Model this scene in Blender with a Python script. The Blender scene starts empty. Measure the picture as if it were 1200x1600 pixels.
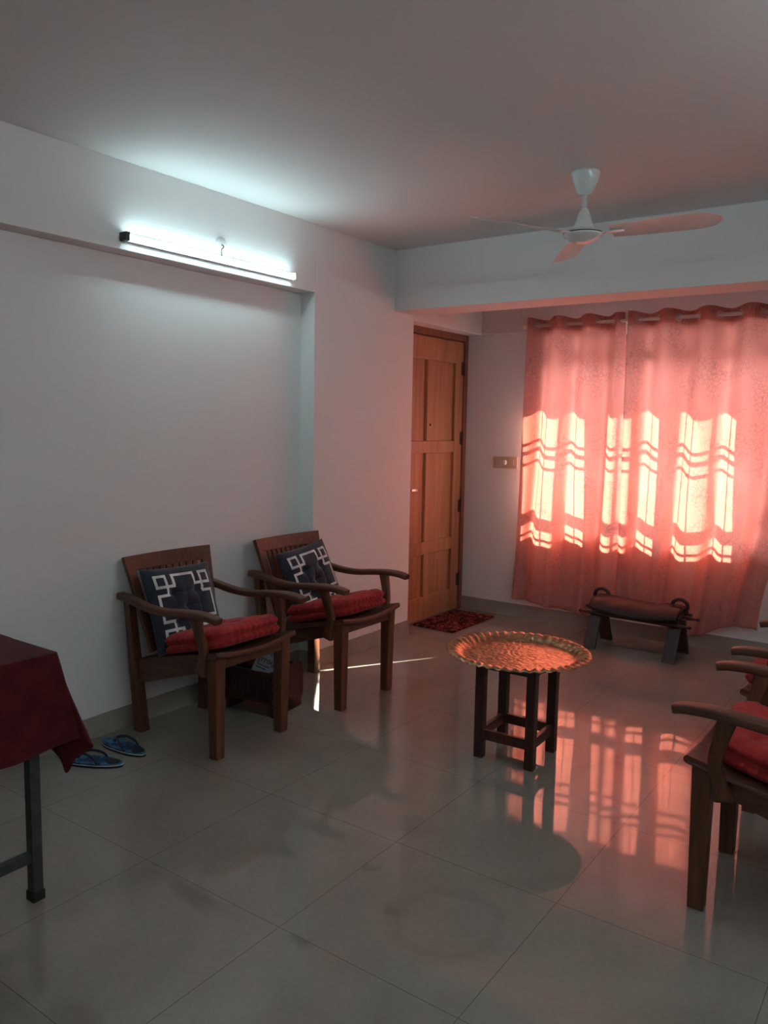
import bpy, bmesh, math, random
from mathutils import Vector, Matrix
sin, cos, pi = math.sin, math.cos, math.pi
random.seed(7)
scene = bpy.context.scene
C = scene.collection

# ---------------------------------------------------------------- camera, sky, sun, exposure
CAM = Vector((3.0496, 0.0, 1.4691))
yaw, pitch, roll = -0.6172, 0.1087, 0.0175
fw = Vector((sin(yaw)*cos(pitch), cos(yaw)*cos(pitch), -sin(pitch)))
rt = Vector((cos(yaw), -sin(yaw), 0.0)); up = rt.cross(fw)
r2 = rt*cos(roll)+up*sin(roll); u2 = -rt*sin(roll)+up*cos(roll)
cd = bpy.data.cameras.new('camera'); cam = bpy.data.objects.new('camera', cd); C.objects.link(cam)
cam.matrix_world = Matrix(((r2.x, u2.x, -fw.x, CAM.x), (r2.y, u2.y, -fw.y, CAM.y), (r2.z, u2.z, -fw.z, CAM.z), (0, 0, 0, 1)))
cd.sensor_fit = 'VERTICAL'; cd.sensor_height = 36.0; cd.lens = 1248.64*36.0/1600.0
cd.clip_start = 0.02
scene.camera = cam

world = bpy.data.worlds.new('World'); scene.world = world; world.use_nodes = True
bg = world.node_tree.nodes['Background']
bg.inputs[0].default_value = (0.58, 0.80, 1.0, 1); bg.inputs[1].default_value = 4.0
sd = bpy.data.lights.new('sun', 'SUN'); sun = bpy.data.objects.new('sun', sd); C.objects.link(sun)
sd.energy = 14.5; sd.angle = math.radians(0.53); sd.color = (1.0, 0.93, 0.80)
SUN_DIR = Vector((-0.59, -1.0, -0.67)).normalized()
sun.rotation_euler = SUN_DIR.to_track_quat('-Z', 'Y').to_euler()
sun.location = (4, 9, 5)
vs = scene.view_settings
vs.view_transform = 'Standard'; vs.look = 'None'; vs.gamma = 1.0; vs.use_curve_mapping = False
vs.exposure = 2.62
TUBE = 5.4

# ---------------------------------------------------------------- materials
def nmat(name):
    m = bpy.data.materials.new(name); m.use_nodes = True
    nt = m.node_tree; return m, nt, nt.nodes['Principled BSDF']
def noise_col(nt, c1, c2, scale, vec=None, detail=4, dist=0.0, lo=.35, hi=.65):
    n = nt.nodes.new('ShaderNodeTexNoise'); n.inputs['Scale'].default_value = scale
    n.inputs['Detail'].default_value = detail; n.inputs['Distortion'].default_value = dist
    if vec: nt.links.new(vec, n.inputs['Vector'])
    r = nt.nodes.new('ShaderNodeValToRGB'); r.color_ramp.elements[0].position = lo; r.color_ramp.elements[1].position = hi
    r.color_ramp.elements[0].color = (*c1, 1); r.color_ramp.elements[1].color = (*c2, 1)
    nt.links.new(n.outputs['Fac'], r.inputs['Fac']); return n, r
def bump(nt, b, h, strength=.2, dist=.01):
    n = nt.nodes.new('ShaderNodeBump'); n.inputs['Strength'].default_value = strength; n.inputs['Distance'].default_value = dist
    nt.links.new(h, n.inputs['Height']); nt.links.new(n.outputs['Normal'], b.inputs['Normal'])
def objvec(nt, scale=(1, 1, 1), loc=(0, 0, 0)):
    t = nt.nodes.new('ShaderNodeTexCoord'); m = nt.nodes.new('ShaderNodeMapping')
    m.inputs['Scale'].default_value = scale; m.inputs['Location'].default_value = loc
    nt.links.new(t.outputs['Object'], m.inputs['Vector']); return m.outputs['Vector']
def simple(name, col, rough=.5, metal=0.0, var=.12, scale=18, bmp=0.0, spec=.5):
    m, nt, b = nmat(name)
    n, r = noise_col(nt, tuple(c*(1-var) for c in col), tuple(min(1, c*(1+var)) for c in col), scale, objvec(nt))
    nt.links.new(r.outputs['Color'], b.inputs['Base Color'])
    b.inputs['Roughness'].default_value = rough; b.inputs['Metallic'].default_value = metal
    b.inputs['Specular IOR Level'].default_value = spec
    if bmp: bump(nt, b, n.outputs['Fac'], bmp, .004)
    return m
def wood(name, c1, c2, axis=2, rough=.35, scale=9.0):
    m, nt, b = nmat(name)
    s = [scale*6]*3; s[axis] = scale*.45
    n, r = noise_col(nt, c1, c2, 1.0, objvec(nt, tuple(s)), 5, .6, .3, .7)
    nt.links.new(r.outputs['Color'], b.inputs['Base Color'])
    b.inputs['Roughness'].default_value = rough
    bump(nt, b, n.outputs['Fac'], .06, .003)
    return m
def fabric(name, col, rough=.9, weave=450, sheen=.3):
    m, nt, b = nmat(name)
    v = objvec(nt)
    n, r = noise_col(nt, tuple(c*.75 for c in col), tuple(min(1, c*1.2) for c in col), 14, v, 6)
    nt.links.new(r.outputs['Color'], b.inputs['Base Color'])
    n2 = nt.nodes.new('ShaderNodeTexNoise'); n2.inputs['Scale'].default_value = weave; nt.links.new(v, n2.inputs['Vector'])
    bump(nt, b, n2.outputs['Fac'], .25, .002)
    b.inputs['Roughness'].default_value = rough; b.inputs['Sheen Weight'].default_value = sheen
    b.inputs['Specular IOR Level'].default_value = .2
    return m

M = {}
def wallmat(name, col):
    m, nt, b = nmat(name); v = objvec(nt)
    n, r = noise_col(nt, tuple(c*.97 for c in col), col, 1.3, v, 3)
    nt.links.new(r.outputs['Color'], b.inputs['Base Color'])
    n2 = nt.nodes.new('ShaderNodeTexNoise'); n2.inputs['Scale'].default_value = 90; nt.links.new(v, n2.inputs['Vector'])
    bump(nt, b, n2.outputs['Fac'], .08, .002)
    b.inputs['Roughness'].default_value = .75; b.inputs['Specular IOR Level'].default_value = .25
    return m
M['wall'] = wallmat('wall_paint', (.80, .79, .79))
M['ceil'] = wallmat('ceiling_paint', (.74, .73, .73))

def floor_mat():
    m, nt, b = nmat('vitrified_tile'); v = objvec(nt, (1, 1, 1), (-2.15, -2.23, 0))
    n, r = noise_col(nt, (.285, .255, .22), (.355, .32, .28), 2.2, v, 6, 1.2, .3, .75)
    n3 = nt.nodes.new('ShaderNodeTexNoise'); n3.inputs['Scale'].default_value = 60; nt.links.new(v, n3.inputs['Vector'])
    mx = nt.nodes.new('ShaderNodeMixRGB'); mx.blend_type = 'MULTIPLY'; mx.inputs[0].default_value = .18
    nt.links.new(r.outputs['Color'], mx.inputs[1]); nt.links.new(n3.outputs['Fac'], mx.inputs[2])
    br = nt.nodes.new('ShaderNodeTexBrick'); br.offset = 0; br.squash = 1
    br.inputs['Scale'].default_value = 1.0; br.inputs['Brick Width'].default_value = .605; br.inputs['Row Height'].default_value = .605
    br.inputs['Mortar Size'].default_value = .0014; br.inputs['Mortar Smooth'].default_value = .3
    br.inputs['Mortar'].default_value = (.15, .12, .10, 1)
    nt.links.new(v, br.inputs['Vector'])
    nt.links.new(mx.outputs[0], br.inputs['Color1']); nt.links.new(mx.outputs[0], br.inputs['Color2'])
    col = br.outputs['Color']
    # scuffs and a faint ring stain on the tiles (floor coordinates in metres)
    tc = nt.nodes.new('ShaderNodeTexCoord'); wn = nt.nodes.new('ShaderNodeTexNoise'); wn.inputs['Scale'].default_value = 7; wn.inputs['Detail'].default_value = 3
    nt.links.new(tc.outputs['Object'], wn.inputs['Vector'])
    wa = nt.nodes.new('ShaderNodeVectorMath'); wa.operation = 'MULTIPLY_ADD'; wa.inputs[1].default_value = (.16, .16, 0)
    nt.links.new(wn.outputs['Color'], wa.inputs[0]); nt.links.new(tc.outputs['Object'], wa.inputs[2])
    for (sx, sy, r0, r1, amt) in ((1.642, 1.638, .0, .045, .42), (1.562, 2.039, 0, .05, .30), (1.762, 1.901, 0, .05, .28), (1.66, 1.80, 0, .26, .14), (1.93, 1.93, .13, .20, .12), (1.24, 1.60, 0, .10, .16)):
        ds = nt.nodes.new('ShaderNodeVectorMath'); ds.operation = 'DISTANCE'; ds.inputs[1].default_value = (sx+.08, sy+.08, 0)
        nt.links.new(wa.outputs[0], ds.inputs[0])
        rr = nt.nodes.new('ShaderNodeMapRange'); rr.interpolation_type = 'SMOOTHSTEP'
        if r0 == 0:
            rr.inputs[1].default_value = 0; rr.inputs[2].default_value = r1; rr.inputs[3].default_value = amt; rr.inputs[4].default_value = 0; nt.links.new(ds.outputs['Value'], rr.inputs[0])
        else:
            sb = nt.nodes.new('ShaderNodeMath'); sb.operation = 'SUBTRACT'; sb.inputs[1].default_value = (r0+r1)/2; nt.links.new(ds.outputs['Value'], sb.inputs[0])
            ab = nt.nodes.new('ShaderNodeMath'); ab.operation = 'ABSOLUTE'; nt.links.new(sb.outputs[0], ab.inputs[0])
            rr.inputs[1].default_value = 0; rr.inputs[2].default_value = (r1-r0)/2; rr.inputs[3].default_value = amt; rr.inputs[4].default_value = 0; nt.links.new(ab.outputs[0], rr.inputs[0])
        mm = nt.nodes.new('ShaderNodeMixRGB'); mm.inputs[2].default_value = (.06, .05, .045, 1)
        nt.links.new(rr.outputs[0], mm.inputs[0]); nt.links.new(col, mm.inputs[1]); col = mm.outputs[0]
    nt.links.new(col, b.inputs['Base Color'])
    # dried mop smears: dull, slightly darker patches that stay on the tiles
    sm = nt.nodes.new('ShaderNodeTexNoise'); sm.inputs['Scale'].default_value = 1.6; sm.inputs['Detail'].default_value = 3
    nt.links.new(v, sm.inputs['Vector'])
    mr = nt.nodes.new('ShaderNodeMapRange'); mr.inputs[1].default_value = .45; mr.inputs[2].default_value = .7
    mr.inputs[3].default_value = .03; mr.inputs[4].default_value = .07
    nt.links.new(sm.outputs['Fac'], mr.inputs[0]); nt.links.new(mr.outputs[0], b.inputs['Roughness'])
    b.inputs['IOR'].default_value = 1.56; b.inputs['Specular IOR Level'].default_value = .62
    return m
M['floor'] = floor_mat()
M['skirt'] = simple('skirting_tile', (.35, .31, .27), .22, var=.08, scale=5)
M['chairwood'] = wood('teak_dark', (.072, .024, .013), (.150, .056, .029), 0, .50)
M['chairwood_v'] = wood('teak_upright', (.082, .027, .013), (.175, .064, .030), 2, .36)
M['standwood'] = wood('rosewood', (.035, .012, .009), (.075, .026, .018), 2, .4)
M['doorwood'] = wood('door_teak', (.36, .150, .070), (.54, .25, .125), 2, .42, 3)
M['framewood'] = wood('door_frame_wood', (.17, .055, .028), (.28, .10, .05), 2, .45, 5)
M['redfab'] = fabric('red_cotton', (.40, .030, .030), sheen=.08)
M['navy'] = fabric('charcoal_blue_cotton', (.028, .031, .046))
M['whitefab'] = fabric('white_cotton', (.74, .72, .71))
M['maroon'] = fabric('maroon_velvet', (.085, .007, .010), .85, 300, .05)
M['leather'] = simple('oxblood_leather', (.022, .010, .011), .5, var=.3, scale=9, bmp=.25)
M['darkwood'] = wood('saddle_wood', (.030, .014, .012), (.070, .030, .024), 2, .38)
M['white_enamel'] = simple('white_enamel', (.72, .74, .73), .22, var=.02)
M['black'] = simple('black_rubber', (.012, .012, .013), .6)
M['dark_steel'] = simple('painted_dark_steel', (.040, .046, .044), .45, var=.25, scale=30)
M['chrome'] = simple('brushed_steel', (.72, .70, .68), .22, 1.0, var=.05)
M['hinge'] = simple('aged_hinge', (.09, .05, .04), .5, .7)
M['ivory'] = simple('ivory_plastic', (.60, .47, .36), .35, var=.03)
M['white_plastic'] = simple('white_plastic', (.78, .78, .76), .35, var=.02)
M['winframe'] = simple('window_frame_paint', (.30, .26, .24), .5, var=.06)
M['grille'] = simple('grille_steel', (.10, .08, .075), .5)
M['concrete'] = simple('sunshade_concrete', (.50, .49, .47), .9, var=.12, scale=6)
M['rod'] = simple('curtain_rod_enamel', (.84, .76, .74), .3, 0.0, var=.03)

def emis(name, col, s):
    m, nt, b = nmat(name)
    b.inputs['Base Color'].default_value = (.9, .9, .9, 1)
    b.inputs['Emission Color'].default_value = (*col, 1); b.inputs['Emission Strength'].default_value = s
    return m
M['tube'] = emis('lit_tube', (.66, .96, 1.0), TUBE); M['tube_bright'] = emis('brighter_lit_tube', (.80, .97, 1.0), TUBE*2.25)

def brass():
    m, nt, b = nmat('beaten_brass'); v = objvec(nt)
    b.inputs['Metallic'].default_value = 1.0; b.inputs['Roughness'].default_value = .34
    n, r = noise_col(nt, (.36, .21, .11), (.68, .46, .27), 26, v, 6, .8)
    nt.links.new(r.outputs['Color'], b.inputs['Base Color'])
    # engraving: petals round the centre
    g = nt.nodes.new('ShaderNodeTexVoronoi'); g.inputs['Scale'].default_value = 52; nt.links.new(v, g.inputs['Vector'])
    g2 = nt.nodes.new('ShaderNodeTexVoronoi'); g2.feature = 'DISTANCE_TO_EDGE'; g2.inputs['Scale'].default_value = 34; nt.links.new(v, g2.inputs['Vector'])
    a = nt.nodes.new('ShaderNodeMath'); a.operation = 'ADD'
    nt.links.new(g.outputs['Distance'], a.inputs[0]); nt.links.new(g2.outputs['Distance'], a.inputs[1])
    bump(nt, b, a.outputs[0], .42, .005)
    return m
M['brass'] = brass()

def curtain_mat():
    m = bpy.data.materials.new('coral_curtain'); m.use_nodes = True; nt = m.node_tree
    nt.nodes.clear(); out = nt.nodes.new('ShaderNodeOutputMaterial')
    uv = nt.nodes.new('ShaderNodeUVMap'); uv.uv_map = 'UVMap'
    v = nt.nodes.new('ShaderNodeTexVoronoi'); v.feature = 'DISTANCE_TO_EDGE'; v.inputs['Scale'].default_value = 34
    nz = nt.nodes.new('ShaderNodeTexNoise'); nz.inputs['Scale'].default_value = 4.5; nz.inputs['Detail'].default_value = 2
    nt.links.new(uv.outputs[0], v.inputs['Vector']); nt.links.new(uv.outputs[0], nz.inputs['Vector'])
    r = nt.nodes.new('ShaderNodeValToRGB'); r.color_ramp.elements[0].position = .0; r.color_ramp.elements[1].position = .10
    nt.links.new(v.outputs['Distance'], r.inputs['Fac'])
    w = nt.nodes.new('ShaderNodeTexWave'); w.wave_type = 'RINGS'; w.rings_direction = 'SPHERICAL'
    w.inputs['Scale'].default_value = 1.0
    # embroidery stitches darken the cloth a little, stronger in some bands of the pattern
    mk = nt.nodes.new('ShaderNodeMapRange'); mk.inputs[1].default_value = .40; mk.inputs[2].default_value = .60
    mk.inputs[3].default_value = .0; mk.inputs[4].default_value = .65
    nt.links.new(nz.outputs['Fac'], mk.inputs[0])
    def tinted(c):
        dark = nt.nodes.new('ShaderNodeMixRGB'); dark.inputs[1].default_value = (c[0]*.62, c[1]*.62, c[2]*.66, 1); dark.inputs[2].default_value = (*c, 1)
        nt.links.new(r.outputs['Color'], dark.inputs[0])
        mx = nt.nodes.new('ShaderNodeMixRGB'); mx.inputs[1].default_value = (*c, 1)
        nt.links.new(mk.outputs[0], mx.inputs[0]); nt.links.new(dark.outputs[0], mx.inputs[2]); return mx
    d = nt.nodes.new('ShaderNodeBsdfDiffuse'); t = nt.nodes.new('ShaderNodeBsdfTranslucent')
    nt.links.new(tinted((.76, .40, .36)).outputs[0], d.inputs['Color'])
    nt.links.new(tinted((.93, .50, .42)).outputs[0], t.inputs['Color'])
    ms = nt.nodes.new('ShaderNodeMixShader'); ms.inputs[0].default_value = .46
    nt.links.new(d.outputs[0], ms.inputs[1]); nt.links.new(t.outputs[0], ms.inputs[2])
    nt.links.new(ms.outputs[0], out.inputs['Surface']); return m
M['curtain'] = curtain_mat()

def glass():
    m = bpy.data.materials.new('window_glass'); m.use_nodes = True; nt = m.node_tree
    nt.nodes.clear(); out = nt.nodes.new('ShaderNodeOutputMaterial')
    t = nt.nodes.new('ShaderNodeBsdfTransparent'); t.inputs[0].default_value = (.93, .96, .95, 1)
    g = nt.nodes.new('ShaderNodeBsdfGlossy'); g.inputs['Roughness'].default_value = .02
    f = nt.nodes.new('ShaderNodeFresnel'); f.inputs[0].default_value = 1.45
    ms = nt.nodes.new('ShaderNodeMixShader')
    nt.links.new(f.outputs[0], ms.inputs[0]); nt.links.new(t.outputs[0], ms.inputs[1]); nt.links.new(g.outputs[0], ms.inputs[2])
    nt.links.new(ms.outputs[0], out.inputs['Surface']); return m
M['glass'] = glass()

def mat_rug():
    m, nt, b = nmat('doormat_pile'); v = objvec(nt)
    vo = nt.nodes.new('ShaderNodeTexVoronoi'); vo.inputs['Scale'].default_value = 10; vo.inputs['Randomness'].default_value = .9
    nz = nt.nodes.new('ShaderNodeTexNoise'); nz.inputs['Scale'].default_value = 9; nz.inputs['Detail'].default_value = 3
    nt.links.new(v, nz.inputs['Vector'])
    ad = nt.nodes.new('ShaderNodeMixRGB'); ad.blend_type = 'ADD'; ad.inputs[0].default_value = .35
    nt.links.new(v, ad.inputs[1]); nt.links.new(nz.outputs['Color'], ad.inputs[2]); nt.links.new(ad.outputs[0], vo.inputs['Vector'])
    r = nt.nodes.new('ShaderNodeValToRGB'); r.color_ramp.interpolation = 'CONSTANT'
    e = r.color_ramp.elements; e[0].color = (.22, .03, .03, 1); e[1].position = .22; e[1].color = (.035, .008, .010, 1)
    x = e.new(.38); x.color = (.34, .085, .06, 1); x = e.new(.50); x.color = (.05, .012, .012, 1)
    nt.links.new(vo.outputs['Distance'], r.inputs['Fac']); nt.links.new(r.outputs['Color'], b.inputs['Base Color'])
    b.inputs['Roughness'].default_value = .97; b.inputs['Specular IOR Level'].default_value = .1
    n2 = nt.nodes.new('ShaderNodeTexNoise'); n2.inputs['Scale'].default_value = 300; nt.links.new(v, n2.inputs['Vector'])
    bump(nt, b, n2.outputs['Fac'], .4, .004)
    return m
M['rug'] = mat_rug()
def camo():
    m, nt, b = nmat('camouflage_foam')
    n, r = noise_col(nt, (.012, .03, .10), (.05, .17, .30), 22, objvec(nt), 2, .5, .44, .56)
    x = r.color_ramp.elements.new(.5); x.color = (.025, .09, .24, 1); r.color_ramp.interpolation = 'CONSTANT'
    nt.links.new(r.outputs['Color'], b.inputs['Base Color']); b.inputs['Roughness'].default_value = .7
    return m
M['camo'] = camo()

# ---------------------------------------------------------------- mesh helpers
def nb(): return bmesh.new()
def box(bm, lo, hi, mi=0):
    x0, y0, z0 = lo; x1, y1, z1 = hi
    v = [bm.verts.new(p) for p in ((x0,y0,z0),(x1,y0,z0),(x1,y1,z0),(x0,y1,z0),(x0,y0,z1),(x1,y0,z1),(x1,y1,z1),(x0,y1,z1))]
    for f in ((0,3,2,1),(4,5,6,7),(0,1,5,4),(1,2,6,5),(2,3,7,6),(3,0,4,7)):
        bm.faces.new([v[i] for i in f]).material_index = mi
def hexa(bm, bot, top):
    v = [bm.verts.new(p) for p in list(bot)+list(top)]; n = len(bot)
    bm.faces.new(v[:n][::-1]); bm.faces.new(v[n:])
    for i in range(n): bm.faces.new((v[i], v[(i+1) % n], v[n+(i+1) % n], v[n+i]))
def rings(bm, rs, close=True, cap=True, smooth=True):
    L = [[bm.verts.new(p) for p in r] for r in rs]; n = len(L[0])
    for a, b in zip(L, L[1:]):
        for i in range(n if close else n-1):
            f = bm.faces.new((a[i], a[(i+1) % n], b[(i+1) % n], b[i])); f.smooth = smooth
    if cap and close: bm.faces.new(L[0][::-1]); bm.faces.new(L[-1])
    return L
def sweep(bm, path, sec, upv=Vector((0, 0, 1)), smooth=True):
    """sec(i/(n-1)) -> list of (a,b): a sideways, b along up"""
    P = [Vector(p) for p in path]; n = len(P); rs = []
    for i in range(n):
        t = (P[min(i+1, n-1)]-P[max(i-1, 0)]).normalized()
        s = t.cross(upv); s = s.normalized() if s.length > 1e-6 else Vector((1, 0, 0)); u = s.cross(t)
        rs.append([P[i]+s*a+u*b for a, b in sec(i/(n-1))])
    rings(bm, rs, smooth=smooth)
def circ(r, n=14): return [(r*cos(2*pi*i/n), r*sin(2*pi*i/n)) for i in range(n)]
def rrect(w, h, k=5, n=16):
    o = []
    for i in range(n):
        a = 2*pi*(i+.5)/n; c, s = cos(a), sin(a)
        o.append((w/2*math.copysign(abs(c)**(2/k), c), h/2*math.copysign(abs(s)**(2/k), s)))
    return o
def tube(bm, path, r, n=12): sweep(bm, path, lambda t: circ(r, n))
def vtube(bm, p0, p1, r, n=12):
    d = (Vector(p1)-Vector(p0)); u = Vector((0, 0, 1)) if abs(d.normalized().z) < .9 else Vector((1, 0, 0))
    sweep(bm, [p0, p1], lambda t: circ(r, n), u)
def lathe(bm, prof, cx=0, cy=0, n=32, cap=True):
    rings(bm, [[Vector((cx+r*cos(2*pi*i/n), cy+r*sin(2*pi*i/n), z)) for i in range(n)] for r, z in prof], cap=cap)
def spline(pts, n):
    P = [Vector(p) for p in pts]; P = [P[0]*2-P[1]]+P+[P[-1]*2-P[-2]]; o = []; m = len(P)-3
    for k in range(n):
        t = k/(n-1)*m; i = min(int(t), m-1); t -= i; a, b, c, d = P[i:i+4]
        o.append(.5*((2*b)+(c-a)*t+(2*a-5*b+4*c-d)*t*t+(3*b-a-3*c+d)*t**3))
    return o
def obj(name, bm, mats, parent=None, bevel=0, seg=2, sub=0, recalc=True):
    if recalc: bmesh.ops.recalc_face_normals(bm, faces=bm.faces)
    me = bpy.data.meshes.new(name); bm.to_mesh(me); bm.free()
    for m in (mats if isinstance(mats, (list, tuple)) else [mats]): me.materials.append(m)
    o = bpy.data.objects.new(name, me); C.objects.link(o)
    if parent: o.parent = parent
    if bevel:
        b = o.modifiers.new('bevel', 'BEVEL'); b.width = bevel; b.segments = seg; b.limit_method = 'ANGLE'; b.angle_limit = math.radians(40)
    if sub:
        s = o.modifiers.new('sub', 'SUBSURF'); s.levels = s.render_levels = sub
    return o
def tag(o, label, cat, group=None):
    o['label'] = label; o['category'] = cat
    if group: o['group'] = group
    return o
def thing(name, label, cat, loc=(0, 0, 0), rz=0, group=None):
    o = bpy.data.objects.new(name, None); o.empty_display_size = .1; C.objects.link(o)
    o.location = loc; o.rotation_euler = (0, 0, rz); return tag(o, label, cat, group)
def struct(name, bm, m, bevel=0):
    o = obj(name, bm, m, None, bevel); o['kind'] = 'structure'; return o
def dup(root, loc, rz, label, group=None, tilt=None):
    def cp(o, par):
        c = o.copy(); C.objects.link(c); c.parent = par
        for ch in [x for x in bpy.data.objects if x.parent == o]: cp(ch, c)
        return c
    r = cp(root, None); r.location = loc; r.rotation_euler = tilt if tilt else (0, 0, rz); r['label'] = label
    if group: r['group'] = group
    return r

# ---------------------------------------------------------------- setting
H, ZB, YB, YB2, YW, YP, YA = 2.595, 2.208, 4.377, 4.657, 5.581, 4.608, 3.576
DA, RD, ZD, BB, XR, YK = .104, .121, 2.173, .1027, 3.80, -2.6
bm = nb(); box(bm, (-.5, YK-.2, -.12), (XR+.2, YW+.25, 0)); struct('floor', bm, M['floor'])
bm = nb(); box(bm, (-.5, YK-.2, H), (XR+.2, YW+.25, H+.12)); struct('ceiling', bm, M['ceil'])
# left wall: alcove sheet, lintel over the alcove, pier, wall above the door
bm = nb()
box(bm, (-.40, YK, 0), (-DA, YA, 2.2154)); box(bm, (-.40, YK, 2.2154), (0, YA, H))
box(bm, (-.40, YA, 0), (0, YP, H)); box(bm, (-.40, YP, ZD), (0, YW, H)); box(bm, (-.40, YP, 0), (-RD-.10, YW, ZD))
struct('wall_left', bm, M['wall'], .003)
bm = nb(); box(bm, (0, YB, ZB), (XR, YB2, H)); struct('trim_1', bm, M['wall'], .003)          # beam
WX0, WX1, WZ0, WZ1, WT = .50, 2.17, .69, 2.13, .20
bm = nb()
box(bm, (-.40, YW, 0), (WX0, YW+WT, H)); box(bm, (WX1, YW, 0), (XR+.2, YW+WT, H))
box(bm, (WX0, YW, 0), (WX1, YW+WT, WZ0)); box(bm, (WX0, YW, WZ1), (WX1, YW+WT, H))
struct('wall_back', bm, M['wall'])
bm = nb(); box(bm, (0, YW-.022, ZD), (XR, YW, H)); struct('trim_2', bm, M['wall'], .003)      # band over window
bm = nb(); box(bm, (XR, YK, 0), (XR+.2, YW, H)); struct('wall_right', bm, M['wall'])
bm = nb(); box(bm, (-.40, YK-.2, 0), (XR+.2, YK, H)); struct('wall_front', bm, M['wall'])
# skirting
bm = nb(); box(bm, (-DA, YK, 0), (-DA+.008, YA, BB)); box(bm, (-DA, YA-.008, 0), (.008, YA, BB)); box(bm, (0, YA-.008, 0), (.008, YP+.004, BB)); box(bm, (-RD, YP, 0), (.008, YP+.008, BB))
struct('baseboard_left', bm, M['skirt'])
bm = nb(); box(bm, (-RD, YW-.010, 0), (XR, YW, BB)); struct('baseboard_back', bm, M['skirt'])
bm = nb(); box(bm, (XR-.010, YK, 0), (XR, YW-.010, BB)); struct('baseboard_right', bm, M['skirt'])

# door (structure): frame, leaf with recessed panels, hinges, handle, peephole
DX = -RD
door = bpy.data.objects.new('door_1', None); C.objects.link(door); door['kind'] = 'structure'; door.location = (DX, (YP+YW)/2, 0)
def dloc(o): o.location = -Vector(door.location); return o
y0, y1 = YP+.0, YW-.002
bm = nb(); box(bm, (DX-.09, y0, 0), (DX, y0+.045, ZD)); box(bm, (DX-.09, y1-.05, 0), (DX, y1, ZD)); box(bm, (DX-.09, y0+.045, ZD-.05), (DX, y1-.05, ZD))
dloc(obj('door_frame', bm, M['framewood'], door, .003))
bm = nb(); LX = DX-.012; L0, L1 = y0+.048, y1-.053; LT = ZD-.056
box(bm, (LX-.036, L0, .006), (LX-.022, L1, LT))                                   # core board
st = [(L0, L0+.09), (L1-.115, L1)]; MY = 5.047
for a, b in st: box(bm, (LX-.040, a, .006), (LX, b, LT))
rails = [(.006, .18), (.505, .60), (1.265, 1.355), (1.95, LT)]
for a, b in rails: box(bm, (LX-.040, L0+.09, a), (LX, L1-.115, b))
for a, b in ((.18, .505), (.60, 1.265), (1.355, 1.95)): box(bm, (LX-.040, MY-.036, a), (LX, MY+.036, b))
leaf = dloc(obj('door_leaf', bm, M['doorwood'], door, .004))
for z in (1.915, 1.375, .84, .245):
    bm = nb(); vtube(bm, (LX+.004, L1+.004, z-.055), (LX+.004, L1+.004, z+.055), .008); box(bm, (LX, L1-.03, z-.05), (LX+.002, L1+.02, z+.05))
    dloc(obj('hinge', bm, M['hinge'], door))
bm = nb(); yh, zh = 4.755, 1.005
box(bm, (LX, yh-.022, zh-.09), (LX+.006, yh+.022, zh+.06)); vtube(bm, (LX+.004, yh, zh), (LX+.045, yh, zh), .009)
sweep(bm, spline([(LX+.045, yh-.006, zh), (LX+.05, yh+.03, zh), (LX+.047, yh+.085, zh-.003)], 8), lambda t: rrect(.012, .018))
h = dloc(obj('door_handle', bm, M['chrome'], door)); h['label'] = 'steel lever handle'
bm = nb(); vtube(bm, (LX, 5.055, 1.475), (LX+.005, 5.055, 1.475), .009); dloc(obj('peephole', bm, M['black'], door))

# window with grille behind the curtains
win = bpy.data.objects.new('window_1', None); C.objects.link(win); win['kind'] = 'structure'; win.location = ((WX0+WX1)/2, YW+.1, WZ0)
def wloc(o): o.location = -Vector(win.location); return o
FY0, FY1 = YW+.09, YW+.14
bm = nb()
box(bm, (WX0, FY0, WZ0), (WX1, FY1, WZ0+.025)); box(bm, (WX0, FY0, WZ1-.04), (WX1, FY1, WZ1))
MX = [WX0+.02, 1.115, 1.605, WX1-.02]
for k, x in enumerate(MX):
    w = (.020, .045, .026, .020)[k]
    box(bm, (x-w, FY0, WZ0+.035), (x+w, FY1, WZ1-.04))
wloc(obj('window_frame', bm, M['winframe'], win))
bm = nb()
for a, b in zip(MX, MX[1:]): box(bm, (a+.02, YW+.015, 1.925), (b-.02, FY1, 1.985)); box(bm, (a+.02, FY0, .895), (b-.02, FY1, .955))
wloc(obj('transom_bar', bm, M['winframe'], win))
bm = nb()
for z, rr in ((1.515, .010), (1.45, .014), (1.365, .009), (.835, .008)): box(bm, (WX0, YW+.152, z-rr), (WX1, YW+.160, z+rr))
x = WX0+.07
while x < WX1-.02:
    vtube(bm, (x, YW+.156, WZ0), (x, YW+.156, WZ1), .0048, 6); x += .104
wloc(obj('window_grille', bm, M['grille'], win))
for a, b in zip(MX, MX[1:]):
    bm = nb(); box(bm, (a+.02, YW+.112, WZ0+.03), (b-.02, YW+.116, WZ1-.035)); wloc(obj('window_pane', bm, M['glass'], win))
# concrete sunshade with its side fin outside, outer ground
bm = nb(); box(bm, (-.3, YW+WT, 2.20), (3.6, YW+WT+.66, 2.30)); box(bm, (2.40, YW+WT, .3), (2.50, YW+WT+.50, 2.20))
struct('trim_3', bm, M['concrete'])

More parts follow.
